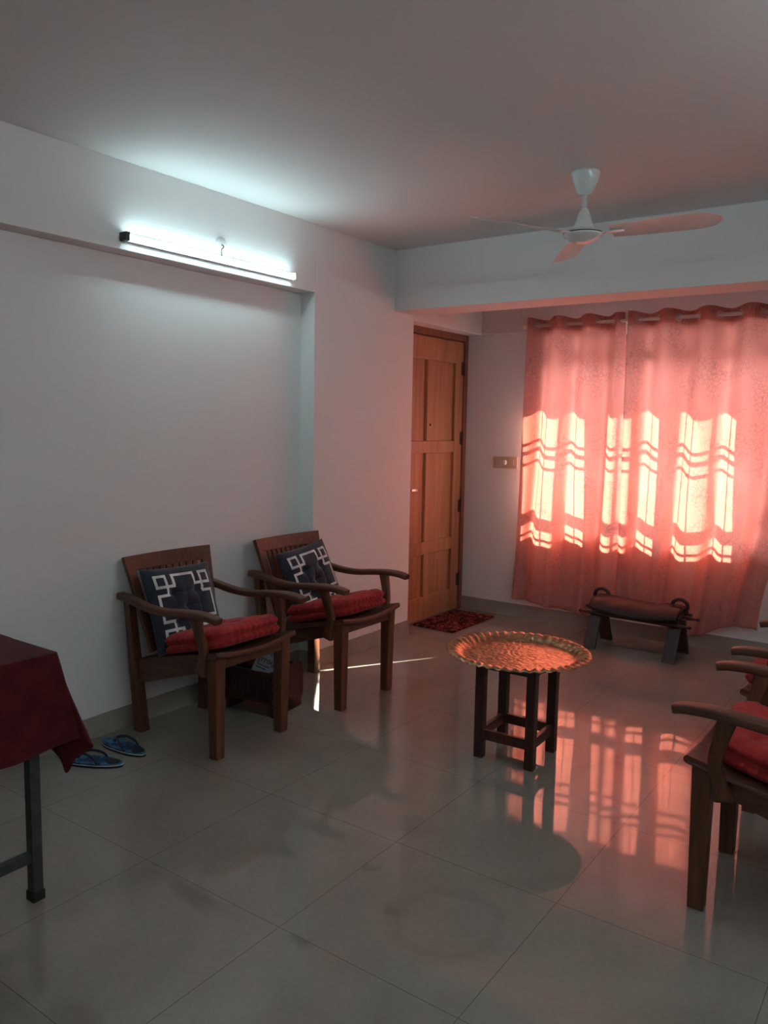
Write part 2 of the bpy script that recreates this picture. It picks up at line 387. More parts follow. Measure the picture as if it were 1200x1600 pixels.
# ---------------------------------------------------------------- curtain rod and curtains
RY, RZ = 5.480, 2.205
rod = thing('curtain_rod', 'long pale curtain rod on brackets above the window', 'curtain rod', (.38, RY, RZ))
bm = nb(); vtube(bm, (.03, 0, 0), (2.25, 0, 0), .0125, 16); obj('pole', bm, M['rod'], rod)
bm = nb(); lathe(bm, [(.001, -.02), (.014, -.016), (.020, 0), (.014, .016), (.001, .02)]); bmesh.ops.rotate(bm, verts=bm.verts, cent=(0, 0, 0), matrix=Matrix.Rotation(pi/2, 3, 'Y')); bmesh.ops.translate(bm, verts=bm.verts, vec=(.018, 0, 0))
obj('finial', bm, M['rod'], rod)
for x in (.045, .765, 2.2):
    bm = nb(); vtube(bm, (x, .0, .0), (x, YW-.024-RY, 0), .008); lathe(bm, [(.024, -.004), (.024, .004)], n=20)
    vs_ = [v for v in bm.verts if abs(v.co.z) <= .0041 and v.co.length < .03 and abs(v.co.x) < .03 and abs(v.co.y) < .03]
    bmesh.ops.rotate(bm, verts=vs_, cent=(0, 0, 0), matrix=Matrix.Rotation(pi/2, 3, 'X')); bmesh.ops.translate(bm, verts=vs_, vec=(x, YW-.027-RY, 0))
    obj('bracket', bm, M['rod'], rod)

def curtain(label, xt0, xt1, N, left, right, bot, amp, ph, ztop, ends, width):
    """left(v)/right(v): x of the side edges, v=0 top..1 bottom; bot(u): hem height"""
    t = thing('curtain', label, 'curtain', (xt0, RY, 0), 0, 'coral window curtains')
    nu, nv = int(N*36), 110; bm = nb(); uvl = bm.loops.layers.uv.new('UVMap'); g = []
    def P(u, v):
        zt = ztop+.009*cos(2*pi*N*u); zb = bot(u); z = zt+(zb-zt)*v
        k = min(1, v*1.15)
        a = (1-.30*k)*.046
        y = -a*cos(2*pi*N*u+ph*k*sin(2.2*u*pi+1)) + amp*k*(.014*sin(2*pi*N*2*u+3*v)+.020*sin(2*pi*1.3*u+2.2*v+ph))
        y += -.010*k*sin(9*v+u*7)*u*(1-u)*4
        x = left(v)+(right(v)-left(v))*u+.010*k*sin(2*pi*N*u+1.2)
        e = ends(u, v)
        return Vector((x-xt0+e[0], y+e[1], z))
    for j in range(nv+1): g.append([bm.verts.new(P(i/nu, j/nv)) for i in range(nu+1)])
    for j in range(nv):
        for i in range(nu):
            f = bm.faces.new((g[j][i], g[j][i+1], g[j+1][i+1], g[j+1][i])); f.smooth = True
            for l, (a, b) in zip(f.loops, ((i, j), (i+1, j), (i+1, j+1), (i, j+1))): l[uvl].uv = (a/nu*width, (1-b/nv)*2.1)
    o = obj('cloth_panel', bm, M['curtain'], t, recalc=False); s = o.modifiers.new('solid', 'SOLIDIFY'); s.thickness = .0012
    # header band: second layer of cloth
    bm = nb(); g = []
    for j in range(5):
        row = []
        for i in range(nu+1):
            p = P(i/nu, j/4*.045); p2 = P(min(1, i/nu+.001), j/4*.045); p1 = P(max(0, i/nu-.001), j/4*.045); d = (p2-p1); n = Vector((d.y, -d.x, 0)).normalized()
            row.append(bm.verts.new(p+n*.0022+(Vector((0, 0, .001)) if j == 0 else Vector())))
        g.append(row)
    uvl = bm.loops.layers.uv.new('UVMap')
    for j in range(4):
        for i in range(nu):
            f = bm.faces.new((g[j][i], g[j][i+1], g[j+1][i+1], g[j+1][i])); f.smooth = True
            for l in f.loops: l[uvl].uv = (i/nu, j/4)
    obj('header_band', bm, M['curtain'], t, recalc=False)
    # eyelets where the cloth crosses the pole
    k = 0; u = 1/(4*N)
    while u < .999:
        p = P(u, (ztop-RZ)/(ztop-.15)); p.y = p.y*.2; bm = nb(); q = P(min(1, u+.003), .02)-P(u-.003, .02); q.z = 0; q.normalize()
        nn = Vector((q.y, -q.x, 0)); R_, r_ = .022, .0045; rs = []
        for a in range(24):
            A = 2*pi*a/24; c0 = q*cos(A)+Vector((0, 0, 1))*sin(A)
            rs.append([p+c0*(R_+r_*cos(B))+nn*r_*sin(B) for B in [2*pi*b/8 for b in range(8)]])
        rs.append(rs[0]); rings(bm, rs, cap=False); bmesh.ops.remove_doubles(bm, verts=bm.verts, dist=1e-5)
        for v in bm.verts: v.co.z += RZ-p.z
        obj('eyelet', bm, M['rod'], t); u += 1/(2*N); k += 1
    return t
lerp = lambda a, b, t: a+(b-a)*t
def sm(a, b, x):
    x = max(0, min(1, (x-a)/(b-a))); return x*x*(3-2*x)
def endL(u, v):                                     # last fold of the left curtain turns back towards the window
    k = sm(.95, 1, u); return (.050*k*(.25+.75*min(1, v*4)), .066*k)
curtain('coral eyelet curtain on the left, behind the left end of the leather saddle stool', .447, 1.12, 3,
        lambda v: lerp(.447, .375, v), lambda v: lerp(1.130, 1.150, v), lambda u: .165-.035*sm(.1, .6, u)+.05*sm(.75, 1, u), 1.0, .5, 2.255, endL, 1.1)
def endR(u, v): k = sm(.97, 1, u); return (0, 0)
curtain('coral eyelet curtain on the right, hem dipping behind the row of chairs', 1.185, 2.16, 4,
        lambda v: lerp(1.185, 1.168, v), lambda v: 2.215-.11*sm(.6, 1, v), lambda u: .30-.205*sm(0, .55, u)+.10*sm(.60, .80, u)+.01*sm(.85, 1, u), 1.0, -.6, 2.255, endR, 1.5)

# ---------------------------------------------------------------- tube light, cable hook, switch plate
tl = thing('tube_light', 'lit white batten tube light over the wall recess', 'light', (0, 2.815, 2.268))
bm = nb(); box(bm, (0, -.55, -.017), (.022, .55, .017)); obj('batten_housing', bm, M['white_plastic'], tl, .003)
bm = nb()
rings(bm, [[Vector((.022+.020*max(0, sin(a)), y, -.015*cos(a))) for a in [pi*i/12 for i in range(13)]] for y in (-.535, .548)], smooth=True)
obj('diffuser', bm, M['tube'], tl)
bm = nb(); box(bm, (.0, -.556, -.019), (.046, -.533, .019)); o = obj('end_cap', bm, M['dark_steel'], tl, .003); o['label'] = 'dark end cap'
bm = nb(); box(bm, (.0, .548, -.018), (.043, .556, .018)); obj('end_cap', bm, M['white_plastic'], tl, .002)
jb = thing('cable_outlet', 'small round white outlet with a looped wire above the tube light', 'wall outlet', (0, 2.855, 2.345))
bm = nb(); rings(bm, [[Vector((x, r*cos(2*pi*i/28), r*sin(2*pi*i/28))) for i in range(28)] for r, x in ((.036, 0), (.036, .004), (.030, .007), (.012, .008))]); obj('cover_plate', bm, M['white_plastic'], jb)
bm = nb(); tube(bm, spline([(.008, -.002, .0), (.016, .006, -.012), (.012, -.006, -.026), (.01, -.002, -.062)], 14), .0028, 8); obj('wire', bm, M['dark_steel'], jb)

sw = thing('switch_board', 'ivory three module switch board on the wall left of the curtain', 'light switch', (.232, YW, 1.197))
bm = nb(); box(bm, (-.104, -.012, -.045), (.104, 0, .045)); obj('plate', bm, M['ivory'], sw, .004, 3)
for x in (-.055, .055):
    bm = nb(); box(bm, (x-.022, -.017, -.026), (x+.022, -.011, .026)); obj('switch_button', bm, M['ivory'], sw, .002)
bm = nb(); rings(bm, [[Vector((r*cos(2*pi*i/24), y, r*sin(2*pi*i/24))) for i in range(24)] for r, y in ((.019, -.010), (.019, -.022), (.015, -.026), (.004, -.027))]); o = obj('dimmer_knob', bm, M['white_plastic'], sw); o['label'] = 'round white knob'

# ---------------------------------------------------------------- ceiling fan
fan = thing('ceiling_fan', 'white three blade ceiling fan', 'ceiling fan', (1.632, 3.49, 2.32))
bm = nb(); lathe(bm, [(.001, .262), (.030, .18), (.020, .172), (.034, .186), (.052, .225), (.064, .262), (.064, .272), (.001, .274)][2:], n=36); obj('canopy', bm, M['white_enamel'], fan)
bm = nb(); vtube(bm, (0, 0, .09), (0, 0, .20), .0105, 16); obj('down_rod', bm, M['white_enamel'], fan)
bm = nb(); lathe(bm, [(.012, .118), (.018, .112), (.026, .092), (.034, .062), (.046, .034), (.050, .026), (.001, .024)], n=36); obj('lower_canopy', bm, M['white_enamel'], fan)
bm = nb(); lathe(bm, [(.001, .026), (.052, .025), (.072, .020), (.084, .012), (.087, .004), (.084, -.004), (.072, -.010), (.060, -.020), (.040, -.030), (.018, -.035), (.001, -.036)], n=44); obj('motor_housing', bm, M['white_enamel'], fan)
bm = nb(); lathe(bm, [(.0868, .0095), (.0888, .0080), (.0888, .0062), (.0868, .0050)], n=44, cap=False); o = obj('trim_ring', bm, M['black'], fan); o['label'] = 'black ring round the motor'
for k in range(3):
    A = math.radians(2+120*k); bm = nb(); R = Matrix.Rotation(A, 3, 'Z'); tl_ = -math.radians(15)
    rs = []
    for i in range(14):
        r = .125+(.585-.125)*i/13; w = .052+.014*sin(pi*min(1, i/9)*.5); 
        if i > 10: w *= math.sqrt(max(.02, 1-((i-10)/3.05)**2))
        cs = [(w*s, t) for s, t in ((-1, 0), (-.5, .0035), (.5, .0035), (1, 0), (.5, .001), (-.5, .001))]
        rs.append([R @ Vector((r, a*cos(tl_), b+a*sin(tl_)+.004)) for a, b in cs])
    rings(bm, rs, smooth=False); b = obj('blade', bm, M['white_enamel'], fan)
    bm = nb(); sweep(bm, [R @ Vector(p) for p in ((.07, 0, .004), (.11, 0, .004), (.18, 0, .003))], lambda t: rrect(.035-.01*t, .004)); obj('blade_iron', bm, M['white_enamel'], b)

# ---------------------------------------------------------------- armchairs
def stile_w(t): return .208+.054*t
def BP(s, t, d=0):                      # backrest surface: s = y offset (m), t 0..1 up, d = thickness offset
    x = lerp(-.165, -.300, t)-.022*(1-(s/.26)**2)+.0
    z = lerp(.40, .838, t)
    n = Vector((.955, 0, .295))
    return Vector((x, s, z))+n*d
def slab(bm, f0, f1, t0, t1, ns=10, nt=6, th=.022):
    F, B = [], []
    for j in range(nt+1):
        t = lerp(t0, t1, j/nt)
        F.append([bm.verts.new(BP(lerp(f0(t), f1(t), i/ns), t, th/2)) for i in range(ns+1)])
        B.append([bm.verts.new(BP(lerp(f0(t), f1(t), i/ns), t, -th/2)) for i in range(ns+1)])
    for j in range(nt):
        for i in range(ns):
            bm.faces.new((F[j][i], F[j][i+1], F[j+1][i+1], F[j+1][i])); bm.faces.new((B[j][i], B[j+1][i], B[j+1][i+1], B[j][i+1]))
        bm.faces.new((F[j][0], F[j+1][0], B[j+1][0], B[j][0])); bm.faces.new((F[j][ns], B[j][ns], B[j+1][ns], F[j+1][ns]))
    for i in range(ns):
        bm.faces.new((F[0][i], B[0][i], B[0][i+1], F[0][i+1])); bm.faces.new((F[nt][i], F[nt][i+1], B[nt][i+1], B[nt][i]))
def make_armchair(label, loc, rz, group):
    t = thing('armchair', label, 'chair', loc, rz, group)
    W, V = M['chairwood'], M['chairwood_v']
    zs = lambda x: lerp(.355, .492, (x+.25)/.55)                 # top of the sloping seat
    for s in (-1, 1):
        bm = nb(); a = .0262                                     # front leg
        hexa(bm, [(.26+dx*a*.9, s*.204+dy*a*.9, 0) for dx, dy in ((-1, -1), (1, -1), (1, 1), (-1, 1))], [(.262+dx*a*1.12, s*.208+dy*a*1.1, .468) for dx, dy in ((-1, -1), (1, -1), (1, 1), (-1, 1))])
        obj('leg', bm, V, t, .003)
        bm = nb(); a = .0265                                      # rear leg running up to the arm
        hexa(bm, [(-.262+dx*a, s*.197+dy*a, 0) for dx, dy in ((-1, -1), (1, -1), (1, 1), (-1, 1))], [(-.298+dx*a*.8, s*.232+dy*a*.7, .648) for dx, dy in ((-1, -1), (1, -1), (1, 1), (-1, 1))])
        obj('leg', bm, V, t, .003)
        bm = nb()                                                # side rail, follows the slope
        y0, y1 = s*.190, s*.214
        hexa(bm, [(-.26, y0, .235), (.25, y0, .395), (.25, y1, .395), (-.26, y1, .235)], [(-.26, y0, zs(-.26)-.004), (.25, y0, zs(.25)-.018), (.25, y1, zs(.25)-.018), (-.26, y1, zs(-.26)-.004)])
        obj('seat_rail', bm, W, t, .002)
        bm = nb()                                                # arm: dips, then rises, nose turned down, flaring out
        P = spline([(-.335, s*.252, .652), (-.27, s*.256, .650), (-.12, s*.262, .628), (.0, s*.266, .626), (.12, s*.270, .640), (.22, s*.272, .648), (.30, s*.270, .645), (.345, s*.268, .636)], 26)
        sweep(bm, P, lambda u: rrect(.046+.014*sin(pi*min(1, max(0, u-.35)/.65)), .034-.006*u))
        obj('armrest', bm, W, t, .002)
        bm = nb()                                                # S shaped support
        P = spline([(.195, s*.231, .372), (.208, s*.235, .42), (.224, s*.244, .49), (.208, s*.258, .57), (.190, s*.266, .640)], 18)
        sweep(bm, P, lambda u: rrect(.030, .056-.014*sin(pi*u)), Vector((1, 0, 0)))
        obj('arm_support', bm, V, t)
    bm = nb()                                                    # front rail, bowed
    n = 14; rs = []
    for i in range(n+1):
        y = lerp(-.200, .200, i/n); b = .003*(1-(y/.245)**2); sg = .020*(1-(y/.245)**2)
        rs.append([Vector((.262+b, y, .405)), Vector((.284+b, y, .405)), Vector((.284+b, y, .478-sg)), Vector((.262+b, y, .478-sg))])
    rings(bm, rs, smooth=False); obj('seat_rail', bm, W, t, .002)
    bm = nb(); box(bm, (-.275, -.19, .245), (-.250, .19, .350)); obj('seat_rail', bm, W, t, .002)
    bm = nb(); n = 18; rows = []                                 # seat board: bowed front edge, rounded nose
    for i in range(n+1):
        y = lerp(-1, 1, i/n); b = .006*(1-y*y)
        prof = []
        for k in range(9):
            u = k/8; x = lerp(-.25, .305+b, u); prof.append((x, zs(min(x, .30))-.024*(1-y*y)*min(1, u*2.2)))
        top = [Vector((x, y*(.205+.045*min(1, (x+.25)/.5)), z)) for x, z in prof]
        nose = top[-1]
        low = [Vector((p.x-.002, p.y, p.z-.026)) for p in top][::-1]
        rows.append(top+[nose+Vector((.007, 0, -.006)), nose+Vector((.009, 0, -.014)), nose+Vector((.006, 0, -.022))]+low)
    rings(bm, rows, smooth=False); obj('seat', bm, W, t)
    bm = nb()                                                    # backrest: two stiles, top and bottom rail
    for s in (-1, 1): slab(bm, lambda q: s*stile_w(q), lambda q: s*(stile_w(q)-.050), 0, 1, 3, 10)
    slab(bm, lambda q: -stile_w(q)+.049, lambda q: stile_w(q)-.049, .845, 1, 20, 2)
    slab(bm, lambda q: -stile_w(q)+.049, lambda q: stile_w(q)-.049, .02, .14, 20, 2)
    back = obj('backrest', bm, W, t, .002)
    for k in range(9):
        bm = nb(); c = (k-4)*.0415
        slab(bm, lambda q: c*(.80+.2*q)-.0130, lambda q: c*(.80+.2*q)+.0130, .13, .855, 2, 6, .014); obj('slat', bm, W, back)
    return t
LG, RG = 'armchairs along the recessed wall', 'armchairs facing them on the right'
ch1 = make_armchair('dark wooden armchair nearer the flip-flops, red seat cushion and upright patterned cushion', (.255, 2.54, 0), 0, LG)
dup(ch1, (.305, 3.345, 0), 0, 'dark wooden armchair nearer the door, holding the tilted patterned cushion', LG)
dup(ch1, (2.765, 2.685, 0), pi, 'nearer wooden armchair at the right edge, its whole front leg in view', RG)
dup(ch1, (2.765, 3.465, 0), pi, 'farther wooden armchair at the right edge, mostly hidden behind the nearer one', RG)

# ---------------------------------------------------------------- seat cushions (tufted, two rolls in the border)
def seat_cushion():
    bm = nb(); NA, R, hh = 160, .200, .040; rs = []
    def rad(a, k=6.5): c, s = abs(cos(a)), abs(sin(a)); return 1/((c**k+s**k)**(1/k))
    prof = []
    for i in range(1, 15): prof.append(('t', i/15))
    for i in range(17): prof.append(('s', i/16))
    for i in range(14, 0, -1): prof.append(('b', i/15))
    tufts = [(x*.115, y*.115) for x in (-1, 0, 1) for y in (-1, 0, 1)]
    for kind, u in prof:
        ring = []
        for j in range(NA):
            a = 2*pi*j/NA; q = rad(a)
            st = abs(sin(a*20))                      # vertical quilting stitches
            if kind == 's':
                roll = abs(sin(pi*2*u)); r = R*q+.002+.020*roll*(.45+.55*st**.5); z = hh*(1-2*u)
            else:
                r = (R*q+.004)*u; z = hh+.016*(1-u**5)+.008*st*u**6
                x, y = r*cos(a), r*sin(a)
                d = min(math.hypot(x-p, y-p2) for p, p2 in tufts)
                z -= .020*math.exp(-(d/.022)**2); z -= .006*(1-abs(sin(x/.115*pi)))**3+.006*(1-abs(sin(y/.115*pi)))**3
                if kind == 'b': z = -hh
            ring.append(Vector((r*cos(a), r*sin(a), z)))
        rs.append(ring)
    rings(bm, rs); 
    o = obj('seat_cushion', bm, M['redfab']); return o
SC = 'red tufted seat cushions'
c1 = seat_cushion(); th = math.atan2(.137, .55)
def place(o, center, rz, seatrot, dx, dy, lift=.048, yaw_=0, w=1):
    """rest on the sloping seat; seatrot: 0 for chairs facing +X, pi for the others"""
    zc = lerp(.355, .492, (dx+.25)/.55)+lift
    base = Matrix.Translation(center) @ Matrix.Rotation(seatrot, 4, 'Z') @ Matrix.Translation((dx, dy, zc)) @ Matrix.Rotation(-th, 4, 'Y') @ Matrix.Rotation(yaw_, 4, 'Z')
    o.location = base.to_translation(); o.rotation_euler = base.to_euler()
tag(c1, 'red tufted cushion on the seat of the armchair nearer the flip-flops', 'cushion', SC); place(c1, (.255, 2.54, 0), 0, 0, .068, 0)
c2 = c1.copy(); C.objects.link(c2); c2['label'] = 'red tufted cushion on the seat of the armchair nearer the door'; place(c2, (.305, 3.345, 0), 0, 0, .065, .0, yaw_=.10)
c3 = c1.copy(); C.objects.link(c3); c3['label'] = 'red tufted cushion on the nearer armchair at the right edge'; place(c3, (2.765, 2.685, 0), 0, pi, .045, 0, yaw_=.05)
c4 = c1.copy(); C.objects.link(c4); c4['label'] = 'red tufted cushion on the farther armchair at the right edge'; place(c4, (2.765, 3.465, 0), 0, pi, .09, .02, yaw_=-.1)

# ---------------------------------------------------------------- patterned cushions
def keycell(i, j, n=30):
    a, b = min(i, n-1-i), min(j, n-1-j)
    o = 3
    a -= o; b -= o
    if a < 0 or b < 0: return False
    if b == 0 and a >= 7: return True
    if a == 0 and b >= 7: return True
    ring = lambda p, q, lo, hi: lo <= p <= hi and lo <= q <= hi and (p in (lo, hi) or q in (lo, hi))
    if ring(a, b, 0, 4): return True
    if b == 4 and 4 <= a <= 7: return True
    if a == 7 and 0 <= b <= 4: return True
    if a == 4 and 4 <= b <= 7: return True
    if b == 7 and 0 <= a <= 4: return True
    return False
def pillow():
    bm = nb(); n = 120; S = .203; F, B = [], []
    tu = [(x, y) for x in (-.34, .34) for y in (-.34, .34)]+[(0, 0)]
    def hgt(x, y):
        e = (1-abs(x)**3.2)*(1-abs(y)**3.2); t = .050*max(0, e)**.55
        d = min(math.hypot(x-p, y-q) for p, q in tu)
        t -= .022*math.exp(-(d/.11)**2)*(e > 0)
        for p, q in tu:                              # creases running out from the buttons
            dx, dy = x-p, y-q; r = math.hypot(dx, dy)
            if r > 1e-4: t -= .006*max(0, cos(4*math.atan2(dy, dx)))**6*math.exp(-(r/.30)**2)*min(1, r/.08)*max(0, e)
        return max(0, t)
    for j in range(n+1):
        rf, rb = [], []
        for i in range(n+1):
            x, y = i/n*2-1, j/n*2-1
            k = 1-.045*(1-x*x)*abs(y)**3; k2 = 1-.045*(1-y*y)*abs(x)**3
            px, py = x*S*k2, y*S*k
            rf.append(bm.verts.new((px, py, hgt(x, y))))
            edge = i in (0, n) or j in (0, n)
            rb.append(rf[-1] if edge else bm.verts.new((px, py, -.6*hgt(x, y))))
        F.append(rf); B.append(rb)
    for j in range(n):
        for i in range(n):
            f = bm.faces.new((F[j][i], F[j][i+1], F[j+1][i+1], F[j+1][i])); f.smooth = True
            f.material_index = 1 if keycell(i*30//n, j*30//n) else 0
            f = bm.faces.new((B[j][i], B[j+1][i], B[j+1][i+1], B[j][i+1])); f.smooth = True
    return obj('scatter_cushion', bm, [M['navy'], M['whitefab']], recalc=False)
PG = 'charcoal cushions with white key pattern'
p1 = pillow(); tag(p1, 'charcoal cushion with white key border standing straight on the armchair nearer the flip-flops', 'cushion', PG)
def lean(o, c, dy, dz, dx, rot, lean_=.36):
    # cushion normal (+Z local) faces +X world, leaning back
    base = Matrix.Translation((c[0]+dx, c[1]+dy, dz)) @ Matrix.Rotation(-lean_, 4, 'Y') @ Matrix(((0, 0, 1, 0), (1, 0, 0, 0), (0, 1, 0, 0), (0, 0, 0, 1))) @ Matrix.Rotation(rot, 4, 'Z')
    o.location = base.to_translation(); o.rotation_euler = base.to_euler()
lean(p1, (.255, 2.54), -.045, .592, -.135, -.03)
p2 = p1.copy(); C.objects.link(p2); p2['label'] = 'charcoal cushion with white key border leaning askew on the armchair nearer the door'
lean(p2, (.305, 3.345), .012, .598, -.125, .11)

# ---------------------------------------------------------------- tray and stand
TX, TY = 1.535, 3.195
st_ = thing('tray_stand', 'square dark wooden stand under the round brass tray', 'side table', (TX, TY, 0), math.radians(2))
LH = .452
for sx in (-1, 1):
    for sy in (-1, 1):
        bm = nb(); box(bm, (sx*.121-.0205, sy*.121-.0205, 0), (sx*.121+.0205, sy*.121+.0205, LH)); obj('leg', bm, M['standwood'], st_, .002)
for s in (-1, 1):
    for z0, z1, nm in ((.085, .130, 'stretcher'), (LH-.045, LH-.002, 'top_rail')):
        bm = nb(); box(bm, (-.102, s*.121-.011, z0), (.102, s*.121+.011, z1)); obj(nm, bm, M['standwood'], st_, .002)
        bm = nb(); box(bm, (s*.121-.011, -.102, z0), (s*.121+.011, .102, z1)); obj(nm, bm, M['standwood'], st_, .002)
bm = nb(); n = 240; rs = []
prof = [(.002, .0, 0), (.08, .0, 0), (.16, .0, 0), (.235, .0, 0), (.250, .002, 0), (.262, .012, .3), (.278, .024, 1), (.295, .029, 1), (.308, .029, 1), (.316, .025, .8)]
prof2 = [(r, z-.003, k) for r, z, k in prof[::-1]]
for r, z, k in prof+[(.3175, .0225, .8)]+prof2:
    rs.append([Vector(((r+.0035*k*cos(46*a))*cos(a), (r+.0035*k*cos(46*a))*sin(a), z+.0042*k*cos(46*a+ (r-.25)*60))) for a in [2*pi*i/n for i in range(n)]])
rings(bm, rs)
tr = obj('brass_tray', bm, M['brass']); tag(tr, 'round engraved brass tray with scalloped rim on a dark stand', 'tray'); tr.location = (TX, TY-.01, LH+.004)

# ---------------------------------------------------------------- camel saddle stool
ss = thing('saddle_stool', 'low dark camel saddle stool with leather pad in front of the curtains', 'stool', (1.42, 5.225, 0), math.radians(-1.5))
for sx in (-1, 1):
    for sy in (-1, 1):
        bm = nb(); x = sx*.262; w = .041; th_ = .013
        yb, yt, zt = sy*.155, sy*.030, .275
        hexa(bm, [(x-w-.006*sx*0, yb-th_, 0), (x+w, yb-th_, 0), (x+w, yb+th_, 0), (x-w, yb+th_, 0)], [(x-w*.9, yt-th_, zt), (x+w*.9, yt-th_, zt), (x+w*.9, yt+th_, zt), (x-w*.9, yt+th_, zt)])
        obj('leg', bm, M['darkwood'], ss, .003)
    # arched yoke with ring handle
    bm = nb(); x = sx*.262
    hexa(bm, [(x-.030, -.085, .215), (x+.030, -.085, .215), (x+.030, .085, .215), (x-.030, .085, .215)], [(x-.026, -.055, .290), (x+.026, -.055, .290), (x+.026, .055, .290), (x-.026, .055, .290)])
    obj('yoke', bm, M['darkwood'], ss, .004)
    bm = nb(); rs = []; cx, cz, R_, r_ = sx*.262, .338, .043, .011
    for a in range(28):
        A = 2*pi*a/28; c0 = Vector((cos(A)*1.15, 0, sin(A)))
        rs.append([Vector((cx, .03, cz))+c0*(R_+r_*cos(B))+Vector((0, r_*1.3*sin(B), 0)) for B in [2*pi*b/10 for b in range(10)]])
    rs.append(rs[0]); rings(bm, rs, cap=False); bmesh.ops.remove_doubles(bm, verts=bm.verts, dist=1e-5)
    obj('ring_handle', bm, M['darkwood'], ss)
for sy, zz in ((-1, .235), (1, .250), (-1, .27), (1, .28)):
    bm = nb(); y = sy*(.092 if zz < .26 else .07); L = .375 if zz < .26 else .335
    prof = [(-L, .002), (-L+.006, .010), (-L+.018, .012), (-L+.028, .006), (-L+.06, .011), (-.25, .014), (.25, .014), (L-.06, .011), (L-.028, .006), (L-.018, .012), (L-.006, .010), (L, .002)]
    rings(bm, [[Vector((x, y+r*cos(2*pi*i/12), zz+r*sin(2*pi*i/12))) for i in range(12)] for x, r in prof]); obj('side_rail', bm, M['darkwood'], ss)
bm = nb(); nu, nv = 56, 36; T, Bt = [], []
for j in range(nv+1):
    a, b = [], []
    for i in range(nu+1):
        u, v = i/nu*2-1, j/nv*2-1; e = max(0, (1-abs(u)**5)*(1-abs(v)**4))
        # pad narrows at the middle, droops over both side rails, ends puffed up
        x = u*.305*(1-.05*v*v); wy = .150+.012*cos(u*pi); y = v*wy
        droop = .055*abs(v)**2.2; sag = -.030*(1-u*u)+.010
        z = .318+sag-droop
        t = .038*e**.5; wr = .0035*sin(u*23+v*4)*e*abs(v)+.003*sin(v*9+u*u*14)*e
        z2 = z+t+wr
        if abs(v) < .35 and abs(abs(u)-.86) < .12: z2 -= .012
        a.append(bm.verts.new((x, y, z2))); edge = i in (0, nu) or j in (0, nv)
        b.append(a[-1] if edge else bm.verts.new((x, y, z-.25*t)))
    T.append(a); Bt.append(b)
for j in range(nv):
    for i in range(nu):
        bm.faces.new((T[j][i], T[j][i+1], T[j+1][i+1], T[j+1][i])).smooth = True
        bm.faces.new((Bt[j][i], Bt[j+1][i], Bt[j+1][i+1], Bt[j][i+1])).smooth = True
o = obj('leather_pad', bm, M['leather'], ss, recalc=False); o['label'] = 'sagging oxblood leather pad'

# ---------------------------------------------------------------- doormat
bm = nb(); n = 10; x0, x1, y0, y1 = -.105, .243, 4.835, 5.455
box(bm, (x0-.07, -.31, .0005), (x1-.07, .31, .014))
dm = obj('doormat', bm, M['rug'], None, .005, 3); dm.location = (.07, 5.145, 0); tag(dm, 'dark red patterned doormat in front of the wooden door', 'doormat')

# ---------------------------------------------------------------- magazine rack under the chairs
rk = thing('magazine_rack', 'dark carved wooden magazine rack between the two left armchairs', 'magazine rack', (.215, 2.940, 0), math.radians(6))
def rack_end(x):
    bm = nb(); pts = []
    n = 22
    for i in range(n+1): pts.append((-.125, lerp(.055, .235, i/n)))
    prof = [(-.125+.0, .03)]
    L = []; z = .0
    for i in range(25):
        z = lerp(.0, .235, i/24); L.append((-.128+.006*(sin(i*1.9)) if z > .05 else -.118, z))
    Rr = [(-y, z) for y, z in L[::-1]]
    poly = L+Rr
    # open arch at the foot
    arch = [(.085, 0), (.07, .045), (0, .060), (-.07, .045), (-.085, 0)]
    poly = L[0:]+Rr+arch
    a = [bm.verts.new((x-.009, y, z)) for y, z in poly]; b = [bm.verts.new((x+.009, y, z)) for y, z in poly]
    bm.faces.new(a); bm.faces.new(b[::-1]); m = len(poly)
    for i in range(m): bm.faces.new((a[i], a[(i+1) % m], b[(i+1) % m], b[i]))
    bmesh.ops.triangulate(bm, faces=[f for f in bm.faces if len(f.verts) > 4])
    return obj('end_panel', bm, M['standwood'], rk)
rack_end(-.145); rack_end(.145)
for s in (-1, 1):
    bm = nb(); box(bm, (-.137, s*.112-.006, .062), (.137, s*.112+.006, .225)); p = obj('side_panel', bm, M['standwood'], rk, .002)
    bm = nb()                                          # carved border
    for z in (.075, .212): box(bm, (-.136, s*.119-.003, z-.004), (.136, s*.119+.003, z+.004))
    for k in range(11): box(bm, (-.125+k*.025-.003, s*.119-.003, .09), (-.125+k*.025+.003, s*.119+.002, .198))
    obj('carving', bm, M['standwood'], p)
bm = nb(); box(bm, (-.137, -.107, .060), (.137, .107, .070)); obj('base_board', bm, M['standwood'], rk)
# rolled dark cloth and a grey round-topped card in the rack
bm = nb(); sweep(bm, spline([(-.12, 0, .215), (-.05, .02, .240), (.03, .0, .225), (.09, .01, .19)], 20), lambda t: rrect(.11-.03*t, .07, 2.5, 18))
o = obj('rolled_cloth', bm, M['maroon']); tag(o, 'dark maroon cloth stuffed into the magazine rack', 'cloth'); o.location = (.165, 2.91, 0)
cardM = simple('grey_card', (.20, .215, .235), .5, var=.08)
bm = nb(); pts = [(-.062, -.055), (.062, -.055), (.062, .03)]+[(.062*cos(a), .03+.062*sin(a)) for a in [pi*i/12 for i in range(1, 12)]]+[(-.062, .03)]
a = [bm.verts.new((x, -.003, z)) for x, z in pts]; b = [bm.verts.new((x, .003, z)) for x, z in pts]
bm.faces.new(a); bm.faces.new(b[::-1])
for i in range(len(pts)): bm.faces.new((a[i], a[(i+1) % len(pts)], b[(i+1) % len(pts)], b[i]))
card = obj('round_topped_card', bm, cardM); tag(card, 'grey round-topped card with black lettering standing in the magazine rack', 'card')
card.location = (.292, 2.868, .252); card.rotation_euler = (math.radians(-12), math.radians(26), math.radians(44)); card.scale = (.86, .86, .86)
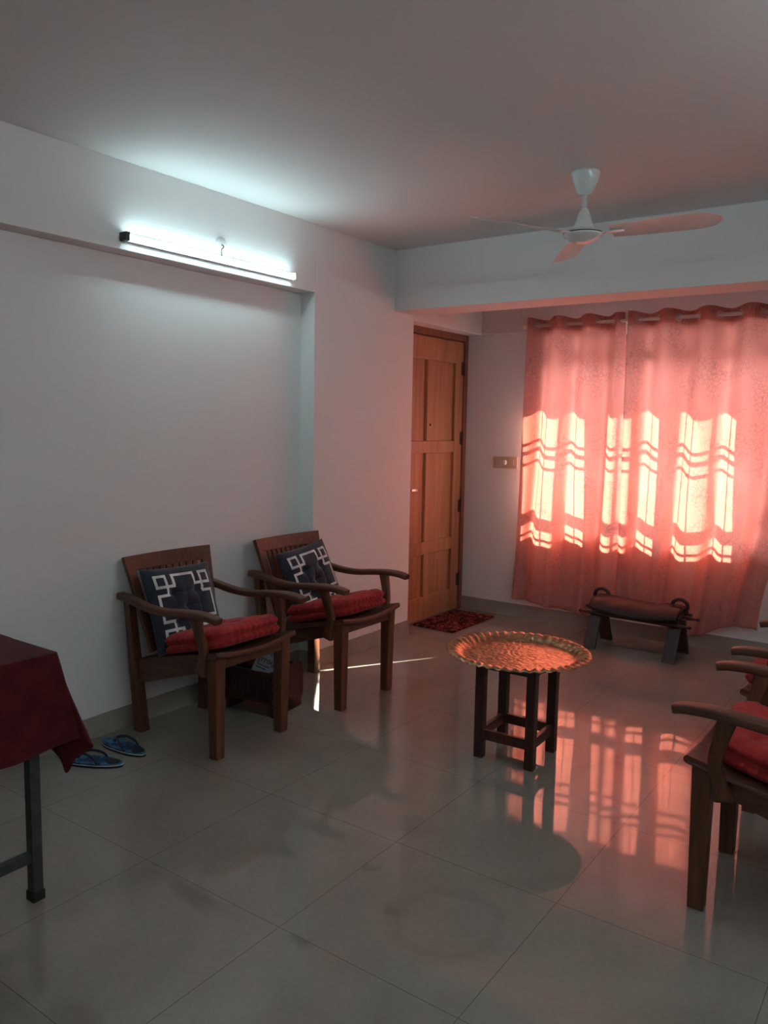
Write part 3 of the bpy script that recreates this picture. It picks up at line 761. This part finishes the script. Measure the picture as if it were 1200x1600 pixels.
def lettering(txt, size, loc, parent, name='lettering'):
    cu = bpy.data.curves.new('t', 'FONT'); cu.body = txt; cu.size = size; cu.align_x = 'CENTER'; cu.extrude = .0004; cu.offset = size*.018
    to = bpy.data.objects.new('t', cu); C.objects.link(to); bpy.context.view_layer.update()
    me = bpy.data.meshes.new_from_object(to.evaluated_get(bpy.context.evaluated_depsgraph_get()))
    bpy.data.objects.remove(to); me.materials.clear(); me.materials.append(M['black'])
    me.transform(Matrix.Translation(loc) @ Matrix.Rotation(pi/2, 4, 'X'))
    o = bpy.data.objects.new(name, me); C.objects.link(o); o.parent = parent; o['label'] = 'black lettering'
lettering('[rroi]', .046, (0, -.0036, .012), card)
lettering('8', .026, (.012, -.0036, .058), card)
bm = nb(); box(bm, (-.045, -.0038, -.012), (.030, -.0030, -.006)); box(bm, (-.045, -.0038, -.028), (.015, -.0030, -.022)); obj('printed_line', bm, M['black'], card)

# ---------------------------------------------------------------- flip-flops
def flipflop(label, loc, rz):
    t = thing('flip_flop', label, 'slipper', loc, rz, 'blue camouflage flip-flops')
    def outline(k):
        o = []
        for i in range(40):
            a = 2*pi*i/40; x = .135*math.copysign(abs(cos(a))**.8, cos(a)); y = .041+.008*cos(a-.2)-.003*cos(2*a); o.append((x*k, y*math.copysign(abs(sin(a))**.72, sin(a))*k+.004*cos(a)))
        return o
    for nm, z0, z1, k, mt in (('outsole', 0, .009, 1.0, M['black']), ('white_line', .009, .012, 1.006, M['white_plastic']), ('footbed', .012, .019, .99, M['camo'])):
        bm = nb(); rings(bm, [[Vector((x, y, z)) for x, y in outline(k)] for z in (z0, z1)], smooth=False)
        p = obj(nm, bm, mt, t)
        if nm == 'footbed': foot = p
    bm = nb(); rings(bm, [[Vector((-.095+.030*cos(2*pi*i/20), .027*sin(2*pi*i/20), z)) for i in range(20)] for z in (.0191, .0205)], smooth=False); o = obj('heel_pad', bm, M['black'], foot)
    bm = nb()
    for s in (-1, 1):
        sweep(bm, spline([(.075, .0, .018), (.060, s*.006, .040), (.02, s*.024, .050), (-.025, s*.038, .036), (-.045, s*.040, .014)], 16), lambda q: rrect(.006, .010+.006*(1-q), 3, 10), Vector((0, 0, 1)))
    o = obj('strap', bm, simple('strap_rubber', (.02, .03, .045), .5), t); return t
f1 = flipflop('blue flip-flop partly under the hanging tablecloth corner', (.140, 1.975, 0), math.radians(204))
dup(f1, (.118, 2.150, 0), math.radians(180), 'blue flip-flop beside the leg of the nearer left armchair')

# ---------------------------------------------------------------- covered table at the left edge
TT = .765; tx0, tx1, ty0, ty1 = .02, .885, .10, 1.345
tb = thing('dining_table', 'table on dark square steel legs under a maroon cloth at the left edge', 'table', ((tx0+tx1)/2, (ty0+ty1)/2, 0))
off = Vector((-(tx0+tx1)/2, -(ty0+ty1)/2, 0))
def T_(bm): bmesh.ops.translate(bm, verts=bm.verts, vec=off); return bm
bm = nb(); box(bm, (tx0, ty0, TT-.025), (tx1, ty1, TT)); obj('tabletop', T_(bm), M['standwood'], tb, .004)
for x in (tx0+.02, tx1-.02-.012):
    for y in (ty0+.05, ty1-.065):
        bm = nb(); box(bm, (x-.0165, y-.0165, .006), (x+.0165, y+.0165, TT-.026)); lg = obj('leg', T_(bm), M['dark_steel'], tb, .0015)
        bm = nb(); box(bm, (x-.0205, y-.0205, 0), (x+.0205, y+.0205, .032)); obj('rubber_foot', T_(bm), M['black'], lg, .003)
for x in (tx0+.02, tx1-.032):
    bm = nb(); box(bm, (x-.013, ty0+.067, .128), (x+.013, ty1-.082, .158)); obj('stretcher', T_(bm), M['dark_steel'], tb, .0015)
    bm = nb(); box(bm, (x-.013, ty0+.067, TT-.055), (x+.013, ty1-.082, TT-.027)); obj('stretcher', T_(bm), M['dark_steel'], tb, .0015)
# cloth
bm = nb(); cr = .018; per = []
def addside(p, q, n):
    for i in range(n): per.append((Vector(p).lerp(Vector(q), i/n)))
a0, b0 = tx0-.004, tx1+.004; c0_, d0_ = ty0-.004, ty1+.004
addside((b0, c0_, 0), (b0, d0_-.20, 0), 40); addside((b0, d0_-.20, 0), (b0, d0_, 0), 46); addside((b0, d0_, 0), (b0-.20, d0_, 0), 46); addside((b0-.20, d0_, 0), (a0, d0_, 0), 30)
addside((a0, d0_, 0), (a0, c0_, 0), 50); addside((a0, c0_, 0), (b0, c0_, 0), 40)
ctr = Vector(((a0+b0)/2, (c0_+d0_)/2, 0)); Z0 = TT+.004; corner = Vector((b0, d0_, 0)); rows = []; nr = 34
def hem(p): return .482+.005*sin(p.y*17+p.x*11)
_H = spline([(.909, 1.409, .482), (.936, 1.424, .470), (.918, 1.445, .445), (.888, 1.410, .418), (.868, 1.385, .370), (.84, 1.380, .412), (.78, 1.372, .445), (.71, 1.362, .472), (.629, 1.352, .482)], 60)
def HS(t): return _H[max(0, min(59, int(t*59+.5)))]
for j in range(nr+1):
    v = j/nr; row = []
    for p in per:
        dx, dy = b0-p.x, d0_-p.y; near = max(0, 1-(dx+dy)/.26)
        n_ = Vector(((p.x-ctr.x)/((b0-a0)/2), (p.y-ctr.y)/((d0_-c0_)/2), 0))
        nn = Vector((1 if abs(dx) < 1e-4 else (-1 if abs(p.x-a0) < 1e-4 else 0), 1 if abs(dy) < 1e-4 else (-1 if abs(p.y-c0_) < 1e-4 else 0), 0))
        out = .003+.020*v+.006*v*sin(p.x*38+p.y*31)
        # the corner folds: a deep cone on the far side, a shallow crease on the near side
        q = p+nn.normalized()*out
        if near > 0:
            pass
        zq = Z0-(Z0-hem(p))*v
        if abs(dy) < 1e-4 and dx < .26:              # far side: the spare corner of cloth folds into a cone
            T = HS(dx/.26); w_ = v**.92; q = Vector((p.x+(T.x-p.x)*w_, p.y+(T.y-p.y)*w_, 0)); zq = Z0+(T.z-Z0)*v
        elif abs(dx) < 1e-4 and dy < .20:
            k = (1-dy/.20)**1.6; q += Vector((-.002*k*v, .060*k*v**.92, 0))
        row.append(bm.verts.new((q.x, q.y, zq)))
    rows.append(row)
np_ = len(per)
for j in range(nr):
    for i in range(np_):
        bm.faces.new((rows[j][i], rows[j][(i+1) % np_], rows[j+1][(i+1) % np_], rows[j+1][i])).smooth = (j > 1)
inner = [bm.verts.new((p.x+(ctr.x-p.x)*.02, p.y+(ctr.y-p.y)*.02, Z0+.001)) for p in per]
for i in range(np_): bm.faces.new((inner[i], inner[(i+1) % np_], rows[0][(i+1) % np_], rows[0][i]))
bm.faces.new(inner[::-1])
tc = obj('tablecloth', T_(bm), M['maroon']); tc.location = ((tx0+tx1)/2, (ty0+ty1)/2, 0); tag(tc, 'maroon cloth draped over the table at the left edge', 'tablecloth')
s = tc.modifiers.new('solid', 'SOLIDIFY'); s.thickness = .0016; s.offset = 1

# ---------------------------------------------------------------- right wall lamps out of view: farther one inferred, nearer one added as fill light
for yy, lab in ((2.3, 'lit batten tube light on the right hand wall, the farther of two'), (-.4, 'added fill light shaped as a batten tube on the right hand wall nearest the viewer')):
    t2 = dup(tl, (XR, yy, 2.268), pi, lab)
    for ch in [o for o in bpy.data.objects if o.parent == t2 and o.name.startswith('diffuser')]:
        ch.data = ch.data.copy(); ch.data.materials[0] = M['tube_bright']
